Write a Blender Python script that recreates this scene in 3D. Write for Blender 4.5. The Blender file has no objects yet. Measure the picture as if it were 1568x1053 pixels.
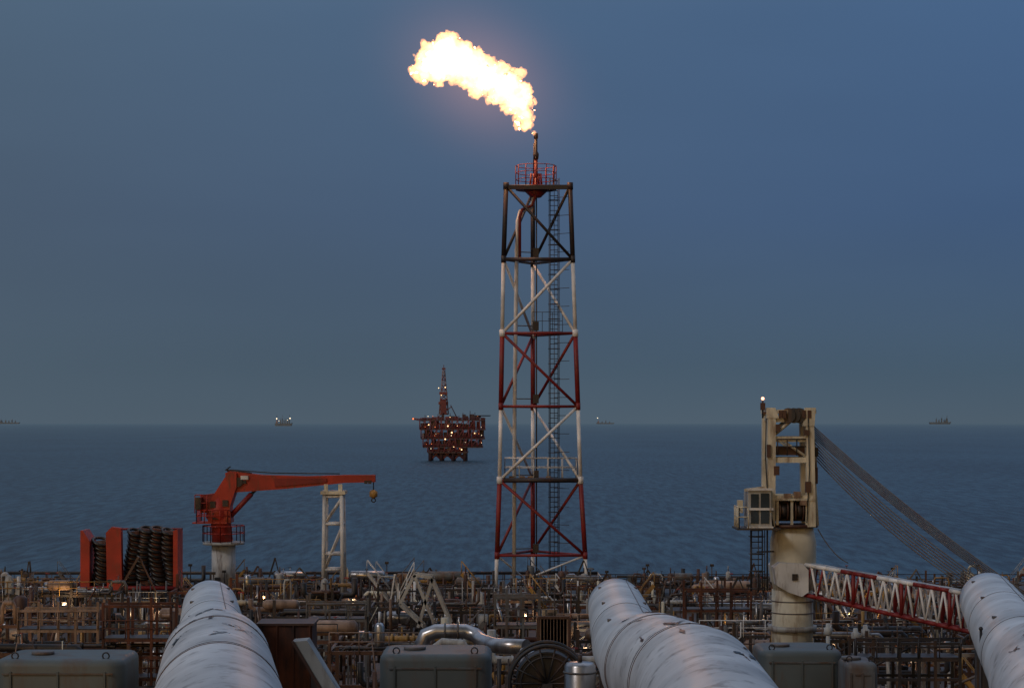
import bpy, math, random
from mathutils import Vector, Matrix, noise
R = random.Random(11)
sc = bpy.context.scene
F = 3049.0; EYE = 643.0; CX = 784.0; H = 40.0; DECK = 22.5

def loc(u, v, d, dd=0.0):
    """survey helper: metres from sightings at range d (dd = extra depth)"""
    return Vector(((u-CX)*d/F, d+dd, H-(v-EYE)*d/F))

# ------------------------------------------------------------ materials
MATS = {}
def lin(c):
    return tuple(((x/255)/12.92 if x/255 <= .04045 else ((x/255+.055)/1.055)**2.4) for x in c)

def paint(name, col, rough=0.55, metal=0.0, dirt=(0.09, 0.045, 0.025), amt=0.35, scale=0.8, bump=0.15, streak=True):
    m = bpy.data.materials.new(name); m.use_nodes = True
    nt = m.node_tree; N = nt.nodes; L = nt.links
    b = N['Principled BSDF']
    tc = N.new('ShaderNodeTexCoord'); mp = N.new('ShaderNodeMapping')
    L.new(tc.outputs['Object'], mp.inputs[0])
    mp.inputs['Scale'].default_value = (1, 1, 0.25 if streak else 1)
    n1 = N.new('ShaderNodeTexNoise'); n1.inputs['Scale'].default_value = scale*2.2; n1.inputs['Detail'].default_value = 8
    n1.inputs['Roughness'].default_value = .65
    L.new(mp.outputs[0], n1.inputs['Vector'])
    r1 = N.new('ShaderNodeValToRGB'); r1.color_ramp.elements[0].position = .62-amt*.45; r1.color_ramp.elements[1].position = .80-amt*.25
    r1.color_ramp.elements[0].color = (0, 0, 0, 1); r1.color_ramp.elements[1].color = (1, 1, 1, 1)
    L.new(n1.outputs[0], r1.inputs[0])
    n2 = N.new('ShaderNodeTexNoise'); n2.inputs['Scale'].default_value = scale*.7; n2.inputs['Detail'].default_value = 4
    L.new(tc.outputs['Object'], n2.inputs['Vector'])
    r2 = N.new('ShaderNodeMapRange'); r2.inputs[1].default_value = .3; r2.inputs[2].default_value = .7
    r2.inputs[3].default_value = .62; r2.inputs[4].default_value = 1.12
    L.new(n2.outputs[0], r2.inputs[0])
    mul = N.new('ShaderNodeVectorMath'); mul.operation = 'SCALE'; mul.inputs[0].default_value = col
    L.new(r2.outputs[0], mul.inputs['Scale'])
    mx = N.new('ShaderNodeMix'); mx.data_type = 'RGBA'
    L.new(r1.outputs[0], mx.inputs[0]); L.new(mul.outputs[0], mx.inputs[6]); mx.inputs[7].default_value = (*dirt, 1)
    L.new(mx.outputs[2], b.inputs['Base Color'])
    b.inputs['Roughness'].default_value = rough; b.inputs['Metallic'].default_value = metal
    bp = N.new('ShaderNodeBump'); bp.inputs['Strength'].default_value = bump; bp.inputs['Distance'].default_value = .03
    L.new(n1.outputs[0], bp.inputs['Height']); L.new(bp.outputs[0], b.inputs['Normal'])
    MATS[name] = m; return m

def emit(name, col, s):
    m = bpy.data.materials.new(name); m.use_nodes = True
    nt = m.node_tree; b = nt.nodes['Principled BSDF']
    b.inputs['Base Color'].default_value = (*col, 1)
    b.inputs['Emission Color'].default_value = (*col, 1); b.inputs['Emission Strength'].default_value = s
    MATS[name] = m; return m

paint('white', (.66, .66, .67), amt=.25)
paint('tower_white', (.80, .79, .80), amt=.08)
paint('tower_red', (.22, .013, .012), amt=.15)
paint('tower_dark', (.03, .022, .022), amt=.2, dirt=(.08, .02, .015))
paint('orange_red', (.38, .026, .012), amt=.2)
paint('rack_red', (.42, .03, .014), amt=.15)
paint('cream', (.60, .56, .45), amt=.25, dirt=(.16, .09, .05))
paint('duct', (.62, .65, .68), rough=.45, amt=.14, scale=.5, bump=.2, dirt=(.20, .17, .16), streak=False)
paint('duct_near', (.60, .61, .63), rough=.45, amt=.18, scale=.8, bump=.4, dirt=(.07, .055, .05), streak=False)
paint('grey', (.12, .13, .14), amt=.5)
paint('lightgrey', (.42, .43, .43), amt=.35)
paint('brown', (.07, .028, .02), amt=.4)
paint('beige', (.33, .22, .16), amt=.45)
paint('ochre', (.38, .21, .05), amt=.35)
paint('rust', (.17, .05, .02), amt=.7, rough=.85, dirt=(.03, .014, .012))
paint('dark', (.015, .014, .016), amt=.3)
paint('steel', (.03, .028, .032), amt=.3)
paint('tank', (.085, .105, .11), amt=.3, scale=.5)
paint('silver', (.46, .45, .46), rough=.3, metal=.9, amt=.3, dirt=(.15, .1, .08))
paint('rubber', (.012, .011, .012), rough=.4, amt=.2, dirt=(.06, .03, .025))
paint('deck', (.02, .016, .016), amt=.5)
paint('rig_red', (.17, .038, .045), amt=.2, scale=.05)
paint('rig_dark', (.06, .033, .05), amt=.3, scale=.05)
paint('rig_white', (.30, .24, .27), amt=.3, scale=.05)
paint('haze_ship', (.15, .185, .225), amt=.05, scale=.02, dirt=(.11, .14, .17))  # distance haze mixed into the hull colour, close to the sky tone
paint('glass', (.02, .03, .035), rough=.1, amt=.05, bump=0)
emit('lamp_warm', (1, .6, .28), 3.5)
emit('lamp_white', (1, .82, .55), 2.2)
emit('lamp_red', (1, .38, .22), 4)
emit('lamp_orange', (1, .25, .08), 1.6)

# ------------------------------------------------------------ mesh builder
class B:
    def __init__(s): s.v = []; s.f = []; s.m = []; s.sm = []; s.names = []
    def mi(s, n):
        if n not in s.names: s.names.append(n)
        return s.names.index(n)
    def face(s, f, mat, smooth=False):
        s.f.append(f); s.m.append(s.mi(mat)); s.sm.append(smooth)
    def frame(s, d):
        d = d.normalized()
        a = Vector((0, 0, 1)) if abs(d.z) < .9 else Vector((1, 0, 0))
        x = d.cross(a).normalized(); y = x.cross(d).normalized()
        return x, y
    def poly(s, pts, r, mat, n=8, caps=True):
        pts = [Vector(p) for p in pts]
        rs = r if isinstance(r, (list, tuple)) else [r]*len(pts)
        rings = []; px = None
        for i, p in enumerate(pts):
            if i == 0: d = pts[1]-p
            elif i == len(pts)-1: d = p-pts[i-1]
            else: d = (p-pts[i-1]).normalized()+(pts[i+1]-p).normalized()
            if d.length < 1e-6: d = Vector((0, 0, 1))
            d.normalize()
            if px is None: x, y = s.frame(d)
            else:
                x = (px-d*px.dot(d)); 
                if x.length < 1e-4: x, y = s.frame(d)
                x.normalize(); y = d.cross(x)
            if px is None: y = d.cross(x)
            px = x
            k = len(s.v)
            for j in range(n):
                a = 2*math.pi*j/n
                s.v.append(p+(x*math.cos(a)+y*math.sin(a))*rs[i])
            rings.append(k)
        for a, b in zip(rings, rings[1:]):
            for j in range(n):
                s.face((a+j, a+(j+1) % n, b+(j+1) % n, b+j), mat, True)
        if caps:
            s.face(tuple(rings[0]+j for j in reversed(range(n))), mat)
            s.face(tuple(rings[-1]+j for j in range(n)), mat)
    def tube(s, a, b, r, mat, n=8): s.poly([a, b], r, mat, n)
    def beam(s, a, b, w, h, mat):
        a = Vector(a); b = Vector(b); x, y = s.frame(b-a); k = len(s.v)
        for p in (a, b):
            for i, j in ((-1, -1), (1, -1), (1, 1), (-1, 1)): s.v.append(p+x*(w/2*i)+y*(h/2*j))
        for f in ((3, 2, 1, 0), (4, 5, 6, 7), (0, 1, 5, 4), (1, 2, 6, 5), (2, 3, 7, 6), (3, 0, 4, 7)):
            s.face(tuple(k+q for q in f), mat)
    def box(s, c, size, mat, rz=0):
        c = Vector(c); M = Matrix.Rotation(rz, 3, 'Z'); k = len(s.v)
        for z in (-1, 1):
            for i, j in ((-1, -1), (1, -1), (1, 1), (-1, 1)):
                s.v.append(c+M @ Vector((i*size[0]/2, j*size[1]/2, z*size[2]/2)))
        for f in ((3, 2, 1, 0), (4, 5, 6, 7), (0, 1, 5, 4), (1, 2, 6, 5), (2, 3, 7, 6), (3, 0, 4, 7)):
            s.face(tuple(k+q for q in f), mat)
    def prism(s, prof, depth, mat):
        """prof: list of Vectors (front outline), extruded by depth along +Y"""
        k = len(s.v); n = len(prof)
        for p in prof: s.v.append(Vector(p))
        for p in prof: s.v.append(Vector(p)+Vector((0, depth, 0)))
        s.face(tuple(k+i for i in range(n)), mat); s.face(tuple(k+n+i for i in reversed(range(n))), mat)
        for i in range(n):
            j = (i+1) % n; s.face((k+j, k+i, k+n+i, k+n+j), mat)
    def torus(s, c, ax, R0, r, mat, n=20, m=6):
        c = Vector(c); x, y = s.frame(Vector(ax)); ax = Vector(ax).normalized(); k = len(s.v)
        for i in range(n):
            a = 2*math.pi*i/n; d = x*math.cos(a)+y*math.sin(a)
            for j in range(m):
                b = 2*math.pi*j/m; s.v.append(c+d*(R0+r*math.cos(b))+ax*(r*math.sin(b)))
        for i in range(n):
            for j in range(m):
                s.face((k+i*m+j, k+((i+1) % n)*m+j, k+((i+1) % n)*m+(j+1) % m, k+i*m+(j+1) % m), mat, True)
    def sphere(s, c, r, mat, n=8, m=5):
        c = Vector(c); pts = []; rr = []
        for i in range(m+1):
            t = math.pi*i/m; pts.append(c+Vector((0, 0, -math.cos(t)*r))); rr.append(max(math.sin(t)*r, r*.02))
        s.poly(pts, rr, mat, n)
    def rbox(s, c, size, rc, bev, mat):
        """rounded-corner tank body with a bevelled lid, standing on its bottom"""
        c = Vector(c); q = 6
        def ring(ins, z):
            k = len(s.v)
            for cx_, cy_, a0 in ((1, 1, 0), (-1, 1, 90), (-1, -1, 180), (1, -1, 270)):
                for t in range(q+1):
                    a = math.radians(a0+90*t/q)
                    s.v.append(c+Vector((cx_*(size[0]/2-rc)+math.cos(a)*(rc-ins), cy_*(size[1]/2-rc)+math.sin(a)*(rc-ins), z)))
            return k
        n = 4*(q+1); zt = size[2]
        ks = [ring(0, 0), ring(0, zt-bev)]
        for t in (30, 60, 90):
            a = math.radians(t); ks.append(ring(bev*(1-math.cos(a)), zt-bev+bev*math.sin(a)))
        for a, b in zip(ks, ks[1:]):
            for j in range(n): s.face((a+j, a+(j+1) % n, b+(j+1) % n, b+j), mat, True)
        s.face(tuple(ks[-1]+j for j in range(n)), mat)
    def rail(s, pts, mat, h=1.1, r=.03, step=1.5):
        pts = [Vector(p) for p in pts]
        for a, b in zip(pts, pts[1:]):
            L = (b-a).length; n = max(1, int(L/step))
            for i in range(n+1):
                p = a.lerp(b, i/n); s.tube(p, p+Vector((0, 0, h)), r, mat, 5)
            for hh in (h, h*.55): s.tube(a+Vector((0, 0, hh)), b+Vector((0, 0, hh)), r, mat, 5)
    def ladder(s, a, b, w, mat, r=.03, step=.35, cage=False):
        a = Vector(a); b = Vector(b); X = Vector((w/2, 0, 0))
        s.tube(a-X, b-X, r, mat, 5); s.tube(a+X, b+X, r, mat, 5)
        n = int((b-a).length/step)
        for i in range(n):
            p = a.lerp(b, (i+.5)/n); s.tube(p-X, p+X, r*.7, mat, 4)
            if cage and i % 3 == 0:
                pts = [p+Vector((math.cos(t)*w*.75, -math.sin(t)*w*1.1, 0)) for t in [math.pi*k/6 for k in range(7)]]
                s.poly(pts, r*.7, mat, 4)
        if cage:
            for k in (1, 3, 5):
                t = math.pi*k/6; o = Vector((math.cos(t)*w*.75, -math.sin(t)*w*1.1, 0)); s.tube(a+o, b+o, r*.6, mat, 4)
    def build(s, name, parent=None):
        me = bpy.data.meshes.new(name)
        me.from_pydata([tuple(v) for v in s.v], [], s.f)
        for n in s.names: me.materials.append(MATS[n])
        me.polygons.foreach_set('material_index', s.m); me.polygons.foreach_set('use_smooth', s.sm)
        me.update()
        o = bpy.data.objects.new(name, me); sc.collection.objects.link(o)
        if parent: o.parent = parent
        return o
V = Vector
def lamp(name, p, power, col, parent, rad=.15):
    l = bpy.data.lights.new(name, 'POINT'); l.energy = power; l.color = col; l.shadow_soft_size = rad
    o = bpy.data.objects.new(name, l); o.location = p; sc.collection.objects.link(o); o.parent = parent; return o

# ------------------------------------------------------------ world
w = bpy.data.worlds.new("World"); sc.world = w; w.use_nodes = True
nt = w.node_tree; N = nt.nodes; L = nt.links
bg = N['Background']
tc = N.new('ShaderNodeTexCoord'); sep = N.new('ShaderNodeSeparateXYZ'); L.new(tc.outputs['Generated'], sep.inputs[0])
def ramp(stops):
    r = N.new('ShaderNodeValToRGB'); e = r.color_ramp.elements
    while len(e) < len(stops): e.new(.5)
    for el, (p, c) in zip(e, stops): el.position = p; el.color = (*lin(c), 1)
    L.new(sep.outputs['Z'], r.inputs[0]); return r
rl = ramp([(0, (78, 93, 106)), (.025, (74, 90, 104)), (.10, (74, 91, 111)), (.2, (79, 100, 122)), (.5, (135, 152, 176)), (1, (180, 190, 208))])
rr_ = ramp([(0, (77, 93, 107)), (.025, (70, 90, 108)), (.10, (66, 91, 125)), (.2, (72, 101, 138)), (.5, (128, 152, 186)), (1, (180, 190, 208))])
mr = N.new('ShaderNodeMapRange'); mr.inputs[1].default_value = -.25; mr.inputs[2].default_value = .25
L.new(sep.outputs['X'], mr.inputs[0])
mix = N.new('ShaderNodeMix'); mix.data_type = 'RGBA'
L.new(mr.outputs[0], mix.inputs[0]); L.new(rl.outputs[0], mix.inputs[6]); L.new(rr_.outputs[0], mix.inputs[7])
sky = N.new('ShaderNodeTexSky'); sky.sky_type = 'NISHITA'; sky.sun_disc = False
sky.sun_elevation = math.radians(4); sky.sun_rotation = math.radians(200); sky.dust_density = 2
sk = N.new('ShaderNodeVectorMath'); sk.operation = 'SCALE'; L.new(sky.outputs[0], sk.inputs[0]); sk.inputs['Scale'].default_value = .07
# afterglow side (behind the viewer, -Y) is the physical sky; the far side is hazy dusk
mb = N.new('ShaderNodeMapRange'); mb.interpolation_type = 'SMOOTHSTEP'
mb.inputs[1].default_value = .35; mb.inputs[2].default_value = -.6; L.new(sep.outputs['Y'], mb.inputs[0])
mix2 = N.new('ShaderNodeMix'); mix2.data_type = 'RGBA'
L.new(mb.outputs[0], mix2.inputs[0]); L.new(mix.outputs[2], mix2.inputs[6]); L.new(sk.outputs[0], mix2.inputs[7])
# faint haze banding
nz = N.new('ShaderNodeTexNoise'); nz.inputs['Scale'].default_value = 3; nz.inputs['Detail'].default_value = 3
mpw = N.new('ShaderNodeMapping'); mpw.inputs['Scale'].default_value = (1, 1, 4); L.new(tc.outputs['Generated'], mpw.inputs[0]); L.new(mpw.outputs[0], nz.inputs['Vector'])
mrn = N.new('ShaderNodeMapRange'); mrn.inputs[3].default_value = .88; mrn.inputs[4].default_value = 1.12; L.new(nz.outputs[0], mrn.inputs[0])
s3 = N.new('ShaderNodeVectorMath'); s3.operation = 'SCALE'; L.new(mix2.outputs[2], s3.inputs[0]); L.new(mrn.outputs[0], s3.inputs['Scale'])
L.new(s3.outputs[0], bg.inputs[0]); bg.inputs[1].default_value = 1.0

sun = bpy.data.lights.new('sun', 'SUN'); sun.energy = .6; sun.angle = math.radians(12); sun.color = (1, .93, .90)
so = bpy.data.objects.new('sun', sun); sc.collection.objects.link(so)
so.rotation_euler = V((.9, 1, -1.0)).to_track_quat('-Z', 'Y').to_euler()

# ------------------------------------------------------------ sea
b = B(); k = 128; radii = [0, 100, 300, 900, 2500, 7000, 22600]
b.v.append(V((0, 0, 0)))
for r in radii[1:]:
    for j in range(k): a = 2*math.pi*j/k; b.v.append(V((r*math.cos(a), r*math.sin(a), 0)))
m = bpy.data.materials.new('sea_water'); m.use_nodes = True; MATS['sea'] = m
n_ = m.node_tree.nodes; l_ = m.node_tree.links; pb = n_['Principled BSDF']
g = n_.new('ShaderNodeNewGeometry')
def noi(scale, sx, sy, det=5, rough=.5):
    mp = n_.new('ShaderNodeMapping'); mp.inputs['Scale'].default_value = (sx, sy, 1); l_.new(g.outputs['Position'], mp.inputs[0])
    t = n_.new('ShaderNodeTexNoise'); t.inputs['Scale'].default_value = scale; t.inputs['Detail'].default_value = det; t.inputs['Roughness'].default_value = rough; l_.new(mp.outputs[0], t.inputs['Vector']); return t
a1 = noi(.26, 1, .13, 5, .7); a2 = noi(.006, 1, .35, 5)
rp = n_.new('ShaderNodeValToRGB'); rp.color_ramp.elements[0].position = .42; rp.color_ramp.elements[1].position = .585
rp.color_ramp.elements[0].color = (.001, .011, .026, 1); rp.color_ramp.elements[1].color = (.036, .090, .136, 1)
ad = n_.new('ShaderNodeMath'); ad.operation = 'ADD'
s1 = n_.new('ShaderNodeMath'); s1.operation = 'MULTIPLY'; s1.inputs[1].default_value = .8; l_.new(a1.outputs[0], s1.inputs[0])
s2 = n_.new('ShaderNodeMath'); s2.operation = 'MULTIPLY'; s2.inputs[1].default_value = .2; l_.new(a2.outputs[0], s2.inputs[0])
l_.new(s1.outputs[0], ad.inputs[0]); l_.new(s2.outputs[0], ad.inputs[1]); l_.new(ad.outputs[0], rp.inputs[0])
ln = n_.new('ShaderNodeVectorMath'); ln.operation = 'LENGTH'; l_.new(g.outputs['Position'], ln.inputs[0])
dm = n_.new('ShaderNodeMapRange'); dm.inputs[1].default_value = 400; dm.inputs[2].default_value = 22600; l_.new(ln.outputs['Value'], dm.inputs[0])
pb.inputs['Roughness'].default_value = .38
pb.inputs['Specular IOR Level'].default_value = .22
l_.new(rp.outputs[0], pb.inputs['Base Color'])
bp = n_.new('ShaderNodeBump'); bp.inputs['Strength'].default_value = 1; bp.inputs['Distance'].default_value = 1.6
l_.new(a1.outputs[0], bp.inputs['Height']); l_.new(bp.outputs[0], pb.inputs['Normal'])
hz = n_.new('ShaderNodeEmission'); hz.inputs[0].default_value = (*lin((75, 92, 106)), 1)  # aerial haze painted into the water as emission, stronger with distance
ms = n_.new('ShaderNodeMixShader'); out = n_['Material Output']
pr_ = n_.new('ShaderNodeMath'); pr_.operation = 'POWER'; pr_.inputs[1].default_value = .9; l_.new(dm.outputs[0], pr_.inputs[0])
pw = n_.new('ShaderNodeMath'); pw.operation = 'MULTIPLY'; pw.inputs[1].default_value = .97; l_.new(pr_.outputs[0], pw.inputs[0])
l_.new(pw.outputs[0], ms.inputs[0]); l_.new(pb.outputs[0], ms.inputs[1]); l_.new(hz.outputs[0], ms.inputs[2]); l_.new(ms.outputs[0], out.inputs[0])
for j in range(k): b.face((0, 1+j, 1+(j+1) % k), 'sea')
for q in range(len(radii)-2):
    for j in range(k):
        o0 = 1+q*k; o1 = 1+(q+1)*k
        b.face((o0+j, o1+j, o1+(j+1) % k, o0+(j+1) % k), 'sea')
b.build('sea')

# ------------------------------------------------------------ ship deck
b = B()
b.prism([V((-80, 5, 0)), V((-80, 5, DECK)), V((80, 5, DECK)), V((80, 5, 0))], 208, 'deck')
b.rail([V((-79, 212, DECK)), V((79, 212, DECK))], 'steel', h=1.1, r=.04, step=2)
b.tube(V((-60, 209, DECK+1.5)), V((9, 209, DECK+1.5)), .15, 'steel')
b.tube(V((11, 209, DECK+1.1)), V((30, 209, DECK+1.0)), .15, 'steel')
for i in range(24): b.tube(V((-60+i*3.7, 209, DECK)), V((-60+i*3.7, 209, DECK+1.4)), .08, 'steel', 6)
b.build('ship_deck')

# ------------------------------------------------------------ flare tower
T = 200
b = B()
lv = [285, 397, 510, 622, 735, 850, 905]
lx = [775, 771, 769, 767, 765, 761, 759]; rx = [873, 877, 881, 885, 889, 896, 898]; mx_ = [816]*7
mats = ['tower_dark', 'tower_white', 'tower_red', 'tower_white', 'tower_red', 'tower_white']
def leg(i, w_):
    dep = 5.2+i*.35
    if w_ == 'L': return loc(lx[i], lv[i], T)
    if w_ == 'R': return loc(rx[i], lv[i], T)
    p = loc(mx_[i], lv[i], T); q_ = V((p.x*(T+dep)/T, T+dep, p.z)); return q_
for i in range(6):
    mt = mats[i]; r = .25 if mt != 'tower_white' else .21
    for w_ in 'LRM': b.tube(leg(i, w_), leg(i+1, w_), r, mt, 10)
    hm = mt if mt != 'tower_white' else (mats[i-1])
    for a, c in ('LR', 'RM', 'ML'):
        b.tube(leg(i, a), leg(i, c), .14, hm if i != 4 else 'tower_red')
    if i < 5:
        if i % 2 == 0: pairs = (('L', 'R'), ('R', 'M'), ('M', 'L'))
        else: pairs = (('R', 'L'), ('M', 'R'), ('L', 'M'))
        for a, c in pairs: b.tube(leg(i, a), leg(i+1, c), .15, mt)
    else:
        for a, c in (('L', 'M'), ('R', 'L')):
            pa = leg(i, a); pc = leg(i+1, c); b.tube(pa, pa.lerp(pc, 1), .1, mt)
    for w_ in 'LRM': b.tube(leg(i, w_)-V((0, 0, .35)), leg(i, w_)+V((0, 0, .35)), r*1.25, (mats[i-1] if i else 'tower_dark'), 10)
# riser pipes
b.poly([loc(787, 905, T, 2), loc(788, 622, T, 2), loc(791, 397, T, 2), loc(793, 335, T, 2), loc(797, 320, T, 2), loc(812, 316, T, 2), loc(817, 305, T, 2), loc(820, 283, T, 2)], .21, 'tower_white')
b.poly([loc(796, 397, T, 1.5), loc(796, 330, T, 1.5), loc(800, 318, T, 1.5), loc(815, 312, T, 1.5), loc(821, 296, T, 1.5), loc(821, 270, T, 1.5)], .15, 'tower_red')
b.tube(loc(822, 905, T, 3), loc(822, 290, T, 3), .07, 'steel')
for v_ in (383, 497, 610, 728, 842):
    b.box(loc(821, v_, T, 3), (.6, .6, .9), 'tower_dark'); b.tube(loc(790, v_, T, 2), loc(821, v_, T, 3), .05, 'grey')
# ladder with cage
b.ladder(loc(849, 880, T, 1.8), loc(849, 270, T, 1.8), .8, 'steel', r=.05, step=.5, cage=True)
for v_ in range(300, 880, 28): b.tube(loc(849, v_, T, 1.8), loc(872, v_, T, .6), .03, 'steel', 5)
# landings
b.box(loc(828, 735, T, 2.2)+V((0, 0, .05)), (7.2, 4, .12), 'steel')
zz = loc(0, 735, T).z+.1
x0 = loc(773, 0, T).x; x1 = loc(884, 0, T).x
b.rail([V((x0, T+.3, zz)), V((x1, T+.3, zz)), V((x1, T+4.6, zz)), V((x0, T+4.6, zz)), V((x0, T+.3, zz))], 'white', h=2.1, r=.05, step=1.3)
b.tube(loc(771, 735, T), loc(889, 735, T), .24, 'tower_dark')
for u_ in (783, 800, 812, 840): b.box(loc(u_, 733, T, 1.5), (.5, .5, .5), 'beige')
zz = loc(0, 507, T).z; b.box(V((loc(838, 0, T).x, T+2.5, zz)), (3.2, 2, .1), 'steel')
b.rail([V((loc(815, 0, T).x, T+1.5, zz)), V((loc(862, 0, T).x, T+1.5, zz))], 'steel', h=2.0, r=.03, step=.8)
b.tube(loc(770, 397, T), loc(877, 397, T), .2, 'tower_dark')
# top platform
c0 = loc(821, 284, T, 2)
b.prism([loc(775, 290, T, -.2), loc(775, 284, T, -.2), loc(873, 284, T, -.2), loc(873, 290, T, -.2)], .3, 'tower_dark')
b.poly([c0-V((0, 0, .25)), c0+V((0, 0, .1))], 2.1, 'tower_red', 14)
b.poly([c0-V((0, 0, 1.0)), c0-V((0, 0, .25))], [.5, 1.3], 'tower_red', 12)
ring = [c0+V((math.cos(a)*2.05, math.sin(a)*2.05, .1)) for a in [2*math.pi*i/12 for i in range(13)]]
for a in range(12):
    b.tube(ring[a], ring[a]+V((0, 0, 2.1)), .055, 'tower_red', 6)
    for hh in (.7, 1.4, 2.1): b.tube(ring[a]+V((0, 0, hh)), ring[a+1]+V((0, 0, hh)), .04, 'tower_red', 5)
b.tube(loc(849, 284, T, 1), loc(849, 252, T, 1), .06, 'tower_red', 6)
for du in (-9, -4, 5, 9): b.tube(loc(821+du, 283, T, 2), loc(821+du*.8, 262, T, 2), .12, 'tower_red', 6)
# flare tip
b.poly([loc(821, 285, T, 2), loc(821, 240, T, 2)], .2, 'tower_red', 10)
b.poly([loc(821, 240, T, 2), loc(821, 232, T, 2), loc(821, 228, T, 2), loc(821, 203, T, 2)], [.26, .32, .17, .17], 'tower_dark', 10)
b.poly([loc(821, 208, T, 2), loc(821, 200, T, 2)], .23, 'tower_dark', 10)
b.tube(loc(817, 262, T, 2), loc(818, 215, T, 2), .06, 'tower_dark', 6)
tower = b.build('flare_tower')

# ------------------------------------------------------------ flame
import bmesh
ctrl = [(816, 199, 4), (806, 188, 11), (801, 170, 18), (792, 150, 25), (777, 130, 29), (753, 118, 29), (732, 102, 31), (706, 88, 35), (686, 82, 35), (666, 94, 31), (649, 98, 19), (686, 62, 15), (664, 76, 15), (812, 164, 9), (804, 134, 11), (796, 124, 10), (770, 98, 10), (652, 116, 8), (640, 84, 8), (636, 96, 7), (728, 74, 10), (710, 64, 9), (790, 188, 6), (818, 178, 4), (634, 78, 3)]
bm = bmesh.new()
sF = T/F
for (u, v_, r) in ctrl:
    c = loc(u, v_, T, 2)
    bmesh.ops.create_icosphere(bm, subdivisions=3, radius=r*sF*.84, matrix=Matrix.Translation(c))
    for q in range(16 if r > 12 else 4):
        d = V((R.gauss(0, 1), R.gauss(0, 1), R.gauss(0, 1))).normalized()
        bmesh.ops.create_icosphere(bm, subdivisions=2, radius=r*sF*R.uniform(.10, .36), matrix=Matrix.Translation(c+d*r*sF*R.uniform(.75, 1.06)))
me = bpy.data.meshes.new('tmp'); bm.to_mesh(me); bm.free()
tmp = bpy.data.objects.new('tmp', me); sc.collection.objects.link(tmp)
md = tmp.modifiers.new('r', 'REMESH'); md.mode = 'VOXEL'; md.voxel_size = .09
dg = bpy.context.evaluated_depsgraph_get(); ev = tmp.evaluated_get(dg)
fm = bpy.data.meshes.new_from_object(ev); bpy.data.objects.remove(tmp)
cos = []
for vv in fm.vertices:
    p = vv.co; s_ = noise.fractal(p*1.0, .8, 2.1, 5)*.55+noise.noise(p*3.7)*.25
    cos.append(p+vv.normal*s_)
for vv, c in zip(fm.vertices, cos): vv.co = c
fmat = bpy.data.materials.new('flame_gas'); fmat.use_nodes = True
fn = fmat.node_tree.nodes; fn.remove(fn['Principled BSDF']); em = fn.new('ShaderNodeEmission')
em.inputs[0].default_value = (1, .40, .115, 1); em.inputs[1].default_value = 2.5
fmat.node_tree.links.new(em.outputs[0], fn['Material Output'].inputs['Volume'])
fm.materials.clear(); fm.materials.append(fmat)
flame = bpy.data.objects.new('flare_flame', fm); sc.collection.objects.link(flame)
lamp('flame_light', loc(745, 108, T, 2), 7500, (1, .48, .22), flame, 1.2)
# painted halo: self-emitting volume standing in for the flame's glow in the air
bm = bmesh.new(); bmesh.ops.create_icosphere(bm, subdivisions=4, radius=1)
gm = bpy.data.meshes.new('flame_glow'); bm.to_mesh(gm); bm.free()
gmat = bpy.data.materials.new('flame_glow'); gmat.use_nodes = True
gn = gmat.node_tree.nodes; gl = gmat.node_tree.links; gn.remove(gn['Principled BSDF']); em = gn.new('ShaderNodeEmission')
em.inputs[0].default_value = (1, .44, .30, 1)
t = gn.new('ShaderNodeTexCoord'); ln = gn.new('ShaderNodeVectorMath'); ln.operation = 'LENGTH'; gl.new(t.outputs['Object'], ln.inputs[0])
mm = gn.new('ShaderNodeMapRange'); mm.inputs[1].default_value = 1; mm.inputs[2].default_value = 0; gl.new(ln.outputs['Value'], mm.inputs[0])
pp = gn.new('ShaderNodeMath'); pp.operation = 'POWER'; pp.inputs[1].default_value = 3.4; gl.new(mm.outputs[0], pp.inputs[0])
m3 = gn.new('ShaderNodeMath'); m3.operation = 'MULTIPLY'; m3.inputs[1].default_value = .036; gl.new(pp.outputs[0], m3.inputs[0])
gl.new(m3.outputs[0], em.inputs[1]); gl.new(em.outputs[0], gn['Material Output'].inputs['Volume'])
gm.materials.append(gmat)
go = bpy.data.objects.new('flame_glow', gm); sc.collection.objects.link(go); go.parent = flame
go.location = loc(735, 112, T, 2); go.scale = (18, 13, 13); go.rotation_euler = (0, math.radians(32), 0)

# ------------------------------------------------------------ distant platform
D = 1950; s = D/F
b = B()
def q(u, v, dd=0): return loc(u, v, D, dd)
for u in (659, 676, 694, 712):
    for dd in (0, 28):
        b.tube(q(u, 706, dd), q(u, 680, dd), 2.0, 'rig_dark')
for a, c in ((659, 676), (676, 694), (694, 712)):
    b.tube(q(a, 704), q(c, 688), .9, 'rig_red'); b.tube(q(c, 704), q(a, 688), .9, 'rig_red'); b.tube(q(a, 697), q(c, 697), 1.0, 'rig_dark')
b.prism([q(664, 699, 6), q(664, 688, 6), q(704, 688, 6), q(704, 699, 6)], 14, 'rig_dark')
decks = [(692, 655, 716), (684, 648, 739), (671, 645, 742), (657, 643, 743), (643, 644, 742)]
for v_, a, c in decks:
    b.prism([q(a, v_+1.4, -4), q(a, v_-.7, -4), q(c, v_-.7, -4), q(c, v_+1.4, -4)], 44, 'rig_dark')
    b.rail([q(a, v_-.7, -4), q(c, v_-.7, -4)], 'rig_red', h=1.8, r=.22, step=5)
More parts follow.
